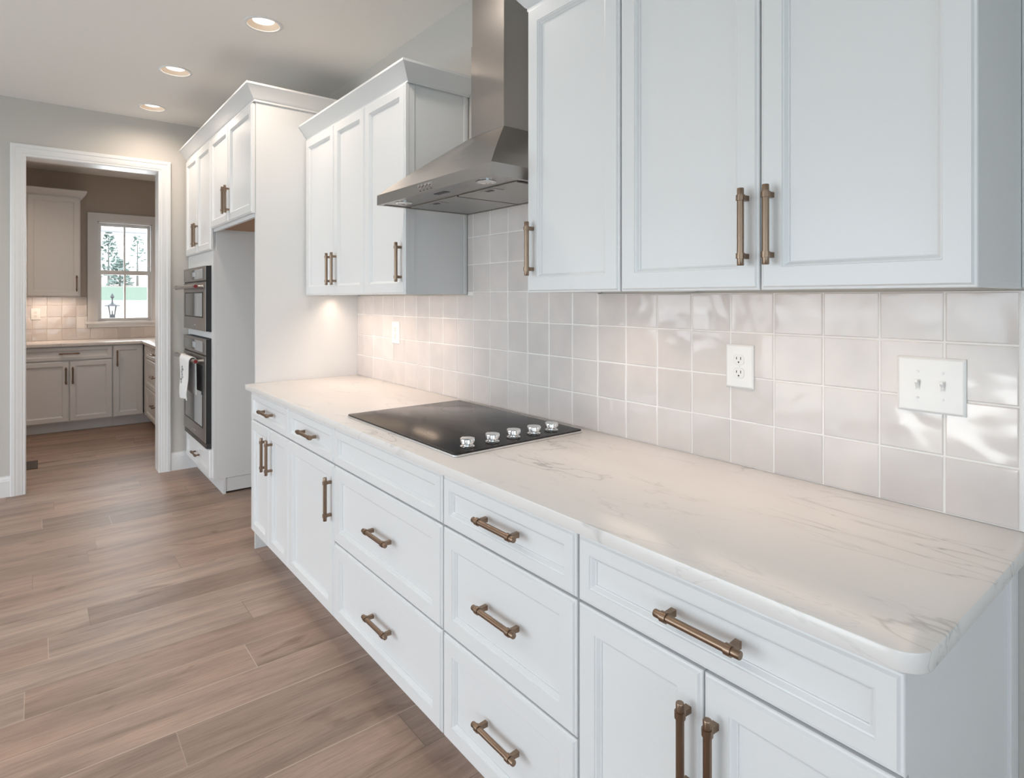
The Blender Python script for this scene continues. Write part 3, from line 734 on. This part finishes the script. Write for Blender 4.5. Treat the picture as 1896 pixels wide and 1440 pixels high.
# ------------------------------------------------------------------ pantry
FP = face_y(7.772); PY = 7.772
GR = 'pantry base cabinets'
t = thing('pantry_cabinet', (-1.40, 8.0, 0), 'pantry base cabinet facing the doorway, wide drawer over two doors', 'cabinet', GR)
MB().box(-1.745, -0.950, PY+0.001, PB-0.002, 0.112, 0.898).build('carcass', M['cab'], t)
MB().box(-1.745, -0.950, 7.850, 7.868, 0, 0.111).build('toe_kick', M['cab'], t)
drawer(t, FP, -1.740, -0.954, 0.752, 0.892, 0.035, -1.328, 0.825)
door(t, FP, -1.740, -1.330, 0.112, 0.745, -1.357, 0.595); door(t, FP, -1.326, -0.954, 0.112, 0.745, -1.299, 0.595)
t = thing('pantry_cabinet', (-0.8, 8.0, 0), 'narrow pantry base cabinet in the corner with one full height door', 'cabinet', GR)
MB().box(-0.949, -0.664, PY+0.001, PB-0.002, 0.112, 0.898).build('carcass', M['cab'], t)
MB().box(-0.949, -0.570, 7.850, 7.868, 0, 0.111).build('toe_kick', M['cab'], t)
door(t, FP, -0.944, -0.668, 0.112, 0.892, -0.909, 0.751)
XR = -0.638; FR = face_x(XR)
t = thing('pantry_cabinet', (-0.3, 7.1, 0), 'pantry base cabinet of three drawers along the right wall, partly behind the door jamb', 'cabinet', GR)
MB().box(XR+0.001, 0.010, 6.50, PB-0.002, 0.112, 0.898).build('carcass', M['cab'], t)
MB().box(-0.570, -0.552, 6.50, 7.849, 0, 0.111).build('toe_kick', M['cab'], t)
for b0, b1, hb in ((0.752, 0.892, 0.824), (0.436, 0.745, 0.594), (0.112, 0.430, 0.294)):
    drawer(t, FR, 6.505, 7.62, b0, b1, 0.045 if b0 < 0.7 else 0.035, 7.02, hb)
MB().box(XR-0.020, XR, 7.64, 7.748, 0.112, 0.892).build('corner_filler', M['cab'], t)
t = thing('pantry_cabinet', (-2.17, 8.0, 0), 'pantry base cabinet at the left, hidden behind the door casing', 'cabinet', GR)
bpy.data.objects.remove(t)
pc = [(WX-0.002, PB-0.002), (-2.0, PB-0.002), (-2.0, 7.728), (-0.684, 7.728), (-0.684, 6.49), (WX-0.002, 6.49)]
slab('pantry_countertop', pc, 0.900, 0.932, M['quartz'], None, org=(-0.9, 8.0, 0.9), label='white quartz pantry countertop turning the corner below the window', category='countertop')
# upper cabinet with crown
PU = PB-0.313; FPU = face_y(PU)
t = thing('pantry_upper_cabinet', (-1.5, 8.2, 1.42), 'white pantry wall cabinet with crown hanging left of the window', 'cabinet')
MB().box(-1.76, -1.220, PU+0.001, PB-0.002, 1.425, 2.515).build('carcass', M['cab'], t)
door(t, FPU, -1.675, -1.222, 1.428, 2.505, -1.252, 1.565)
mb = MB(); sweep(mb, [(-1.216, PB-0.002), (-1.216, PU-0.004), (-1.76, PU-0.004)][::1], [(o, 2.500+h) for o, h in CROWN], lambda x, y, h: (x, y, h)); mb.build('crown', M['cab'], t, smooth=25)
l = area('pantry_under_cabinet_light', (-1.5, PB-0.20, 1.415), (0, 0, 0), 0.45, 0.03, 1.9, WARM)
area('pantry_right_under_cabinet_light', (-0.16, 7.4, 1.415), (0, 0, 0), 0.03, 1.2, 2.6, WARM)
# tile
rows = []
for r in range(4):
    z0 = 0.9325+0.1315*r; z1 = min(z0+0.1315, 1.4245)
    for k in range(14):
        a0 = -1.768+0.1315*k; a1 = min(a0+0.1315, 0.0)
        if z1 > 1.078 and a1 > -1.17:
            if z0 > 1.07: a1 = min(a1, -1.142) if a0 < -1.142 else a0
            else: rows.append((a0, a1, z0, 1.063)); continue
        rows.append((a0, a1, z0, z1))
sp = thing('pantry_backsplash', (-1.0, PB, 0.9325), 'glazed square tile backsplash in the pantry around the window sill', 'backsplash')
tg = tile_wall('tiles', face_y(PB-0.0008), None, rows, 0.0095, 'ptile', seed=8); tg.parent = sp; tg.location = -Vector(sp.location)
mb = MB(); mb.box(-1.768, 0.0, PB-0.006, PB-0.0005, 0.9325, 1.063); mb.box(-1.768, -1.142, PB-0.006, PB-0.0005, 1.0632, 1.4245); mb.build('grout', M['grout'], sp)
outlet(face_y(PB-0.0112), -1.603, 1.229, 'white outlet plate on the pantry backsplash left of the window')

# window
cas = [(0, 0), (0, 0.014), (0.008, 0.018), (0.075, 0.018), (0.088, 0.022), (0.093, 0.022), (0.093, 0)]
mb = MB()
sweep(mb, [(WX0, WZ0), (WX0, WZ1), (WX1, WZ1), (WX1, WZ0)], cas, lambda x, z, h: (x, PB-h, z))
mb.box(WX0-0.125, WX1+0.125, PB-0.045, PB+0.03, WZ0-0.028, WZ0, bev=0.004); mb.box(WX0-0.093, WX1+0.093, PB-0.018, PB-0.0005, WZ0-0.070, WZ0-0.0285)
for bx in ((WX0, WX0+0.012, WZ0, WZ1), (WX1-0.012, WX1, WZ0, WZ1), (WX0, WX1, WZ1-0.012, WZ1)): mb.box(bx[0], bx[1], PB, PB+0.155, bx[2], bx[3])
wn_ = struct(mb.build('window_1', M['trim'], smooth=30))
def sash(name, z0, z1, y, bot, top):
    x0, x1 = WX0+0.0125, WX1-0.0125; s = 0.028; mb = MB()
    mb.box(x0, x0+s, y, y+0.035, z0, z1); mb.box(x1-s, x1, y, y+0.035, z0, z1)
    mb.box(x0+s, x1-s, y, y+0.035, z0, z0+bot); mb.box(x0+s, x1-s, y, y+0.035, z1-top, z1)
    xc = (x0+x1)/2; mb.box(xc-0.009, xc+0.009, y+0.006, y+0.029, z0+bot, z1-top)
    f = mb.build(name, M['trim'], wn_)
    MB().box(x0+s, x1-s, y+0.016, y+0.019, z0+bot, z1-top).build('glass_pane', M['pane'], f)
sash('upper_sash', 1.70, WZ1-0.0125, PB+0.075, 0.035, 0.036)
sash('lower_sash', WZ0+0.0005, 1.732, PB+0.035, 0.035, 0.050)

# floor register in the pantry
t = thing('floor_register', (-1.66, 6.42, 0), 'small bronze floor vent by the left side of the doorway', 'floor vent')
MB().box(-1.74, -1.588, 6.265, 6.575, 0.0, 0.004, bev=0.0015).build('plate', mat('register_bronze', (0.07, 0.05, 0.035), 0.45, 0.5), t)
mb = MB()
for k in range(7): mb.box(-1.72+0.0165*k, -1.711+0.0165*k, 6.30, 6.54, 0.0042, 0.0048)
mb.build('slots', M['black'], t)

# ------------------------------------------------------------------ windows of the kitchen (left and back walls) and outdoors
def big_window(name, mp, a0, a1, b0, b1, nx):
    mb = MB(); s = 0.05
    def bx(p0, p1, q0, q1):
        mb.loops([[mp(x, z, d) for x, z in rect(p0, p1, q0, q1, 0)] for d in (0.0, 0.08)])
    bx(a0, a1, b0, b0+s); bx(a0, a1, b1-s, b1)
    for k in range(nx+1):
        c = a0+(a1-a0-s)*k/nx; bx(c, c+s, b0+s, b1-s)
    f = struct(mb.build(name, M['trim']))
    g_ = MB(); g_.loops([[mp(x, z, d) for x, z in rect(a0+s, a1-s, b0+s, b1-s, 0)] for d in (0.038, 0.042)]); g_.build('glass_pane', M['pane'], f)
big_window('window_2', lambda a, b, d: (-5.11+d, a, b), 1.20, 3.70, 0.0, 2.3, 2)
big_window('window_3', lambda a, b, d: (-5.11+d, a, b), 4.1, 5.3, 0.85, 2.15, 2)
big_window('window_5', lambda a, b, d: (-5.11+d, a, b), -2.6, -0.6, 0.6, 2.35, 2)
big_window('window_4', lambda a, b, d: (a, -3.11+d, b), -4.0, -0.8, 0.6, 2.3, 3)

def ground(name, m, y0, z0_, y1, z1_):
    mb = MB(); mb.loops([[(-60, y0, z0_), (60, y0, z0_), (60, y1, z1_), (-60, y1, z1_)], [(-60, y0, z0_-0.2), (60, y0, z0_-0.2), (60, y1, z1_-0.2), (-60, y1, z1_-0.2)]])
    mb.build(name, M[m], None, kind='structure')
ground('driveway', 'gravel', 8.8, -0.55, 28, 1.34)
ground('lawn', 'grass', 28.001, 1.34, 30.5, 1.90)
ground('hillside', 'gravel', 30.501, 1.90, 80, 4.0)
MB().box(-60, -5.6, -60, 8.79, -0.55, -0.50).build('side_yard', M['grass'], None, kind='structure')
MB().box(-5.59, 60, -60, -3.7, -0.55, -0.50).build('back_yard', M['grass'], None, kind='structure')
MB().box(-3.0, 3.0, 10.4, 10.6, 2.385, 2.62).build('porch_beam', M['porch'], None, kind='structure')
def tree(name, x, y, z0, z1, r, nleaf, m, label, seed):
    rnd = random.Random(seed)
    t = thing(name, (x, y, 1.9), label, 'tree', 'trees on the lawn outside')
    MB().lathe((x, y, 1.9), (0, 0, 1), [(0, 0.05), (z1-1.9-0.3, 0.015)], 10).build('trunk', M['bark'], t)
    mb = MB(); bm = mb.bm
    for k in range(nleaf):
        u = rnd.random()**0.8; z = z0+(z1-z0)*u; rad = r*(1-u)**0.7*rnd.uniform(0.2, 1.0)+0.05; an = rnd.uniform(0, 6.283)
        c = Vector((x+rad*math.cos(an), y+rad*math.sin(an), z-rad*0.25)); s = rnd.uniform(0.05, 0.14)
        e1 = Vector((rnd.uniform(-1, 1), rnd.uniform(-1, 1), rnd.uniform(-0.5, 0.5))).normalized()*s; e2 = e1.orthogonal().normalized()*s*0.6
        bm.faces.new([bm.verts.new(p) for p in (c-e1, c+e2, c+e1, c-e2)])
    mb.build('foliage', M[m], t)
tree('conifer', 1.02, 33, 2.5, 4.6, 0.62, 230, 'leaf', 'dark conifer seen through the left upper pane of the pantry window', 1)
tree('young_tree', 2.15, 33, 2.9, 4.4, 0.55, 60, 'leaf', 'thin dark tree seen through the right upper pane of the pantry window', 2)
tree('shrub', 1.36, 32, 2.1, 3.2, 0.50, 330, 'leaf2', 'round pale green shrub beside the dark conifer outside', 4)
# post lantern
lx, ly = -0.430, 14.0
t = thing('post_lantern', (lx, ly, -0.5), 'black post lantern with a finial outside the pantry window', 'lamp')
MB().lathe((lx, ly, -0.5), (0, 0, 1), [(0, 0.05), (0.04, 0.03), (1.50, 0.025), (1.52, 0.05), (1.54, 0.05)], 12).build('post', M['iron'], t)
mb = MB()
for an in range(4):
    c, s = math.cos(R(45+90*an)), math.sin(R(45+90*an)); mb.tube((lx+0.045*c, ly+0.045*s, 1.03), (lx+0.085*c, ly+0.085*s, 1.26), 0.006, 6)
mb.build('lantern_frame', M['iron'], t)
MB().lathe((lx, ly, 1.255), (0, 0, 1), [(0, 0.125), (0.012, 0.125), (0.02, 0.08), (0.05, 0.02), (0.11, 0.010)], 12).build('roof', M['iron'], t)
MB().lathe((lx, ly, 1.365), (0, 0, 1), [(0, 0.012), (0.04, 0.012), (0.06, 0.035), (0.085, 0.03), (0.12, 0.012), (0.14, 0.004)], 10).build('finial', M['iron'], t)
MB().lathe((lx, ly, 1.04), (0, 0, 1), [(0, 0.028), (0.05, 0.028), (0.055, 0.010), (0.12, 0.008)], 10).build('candle_socket', M['iron'], t)

# sky portals are not used; clamp stray fireflies from the small lamps
try: S.cycles.sample_clamp_indirect = 6.0
except Exception: pass
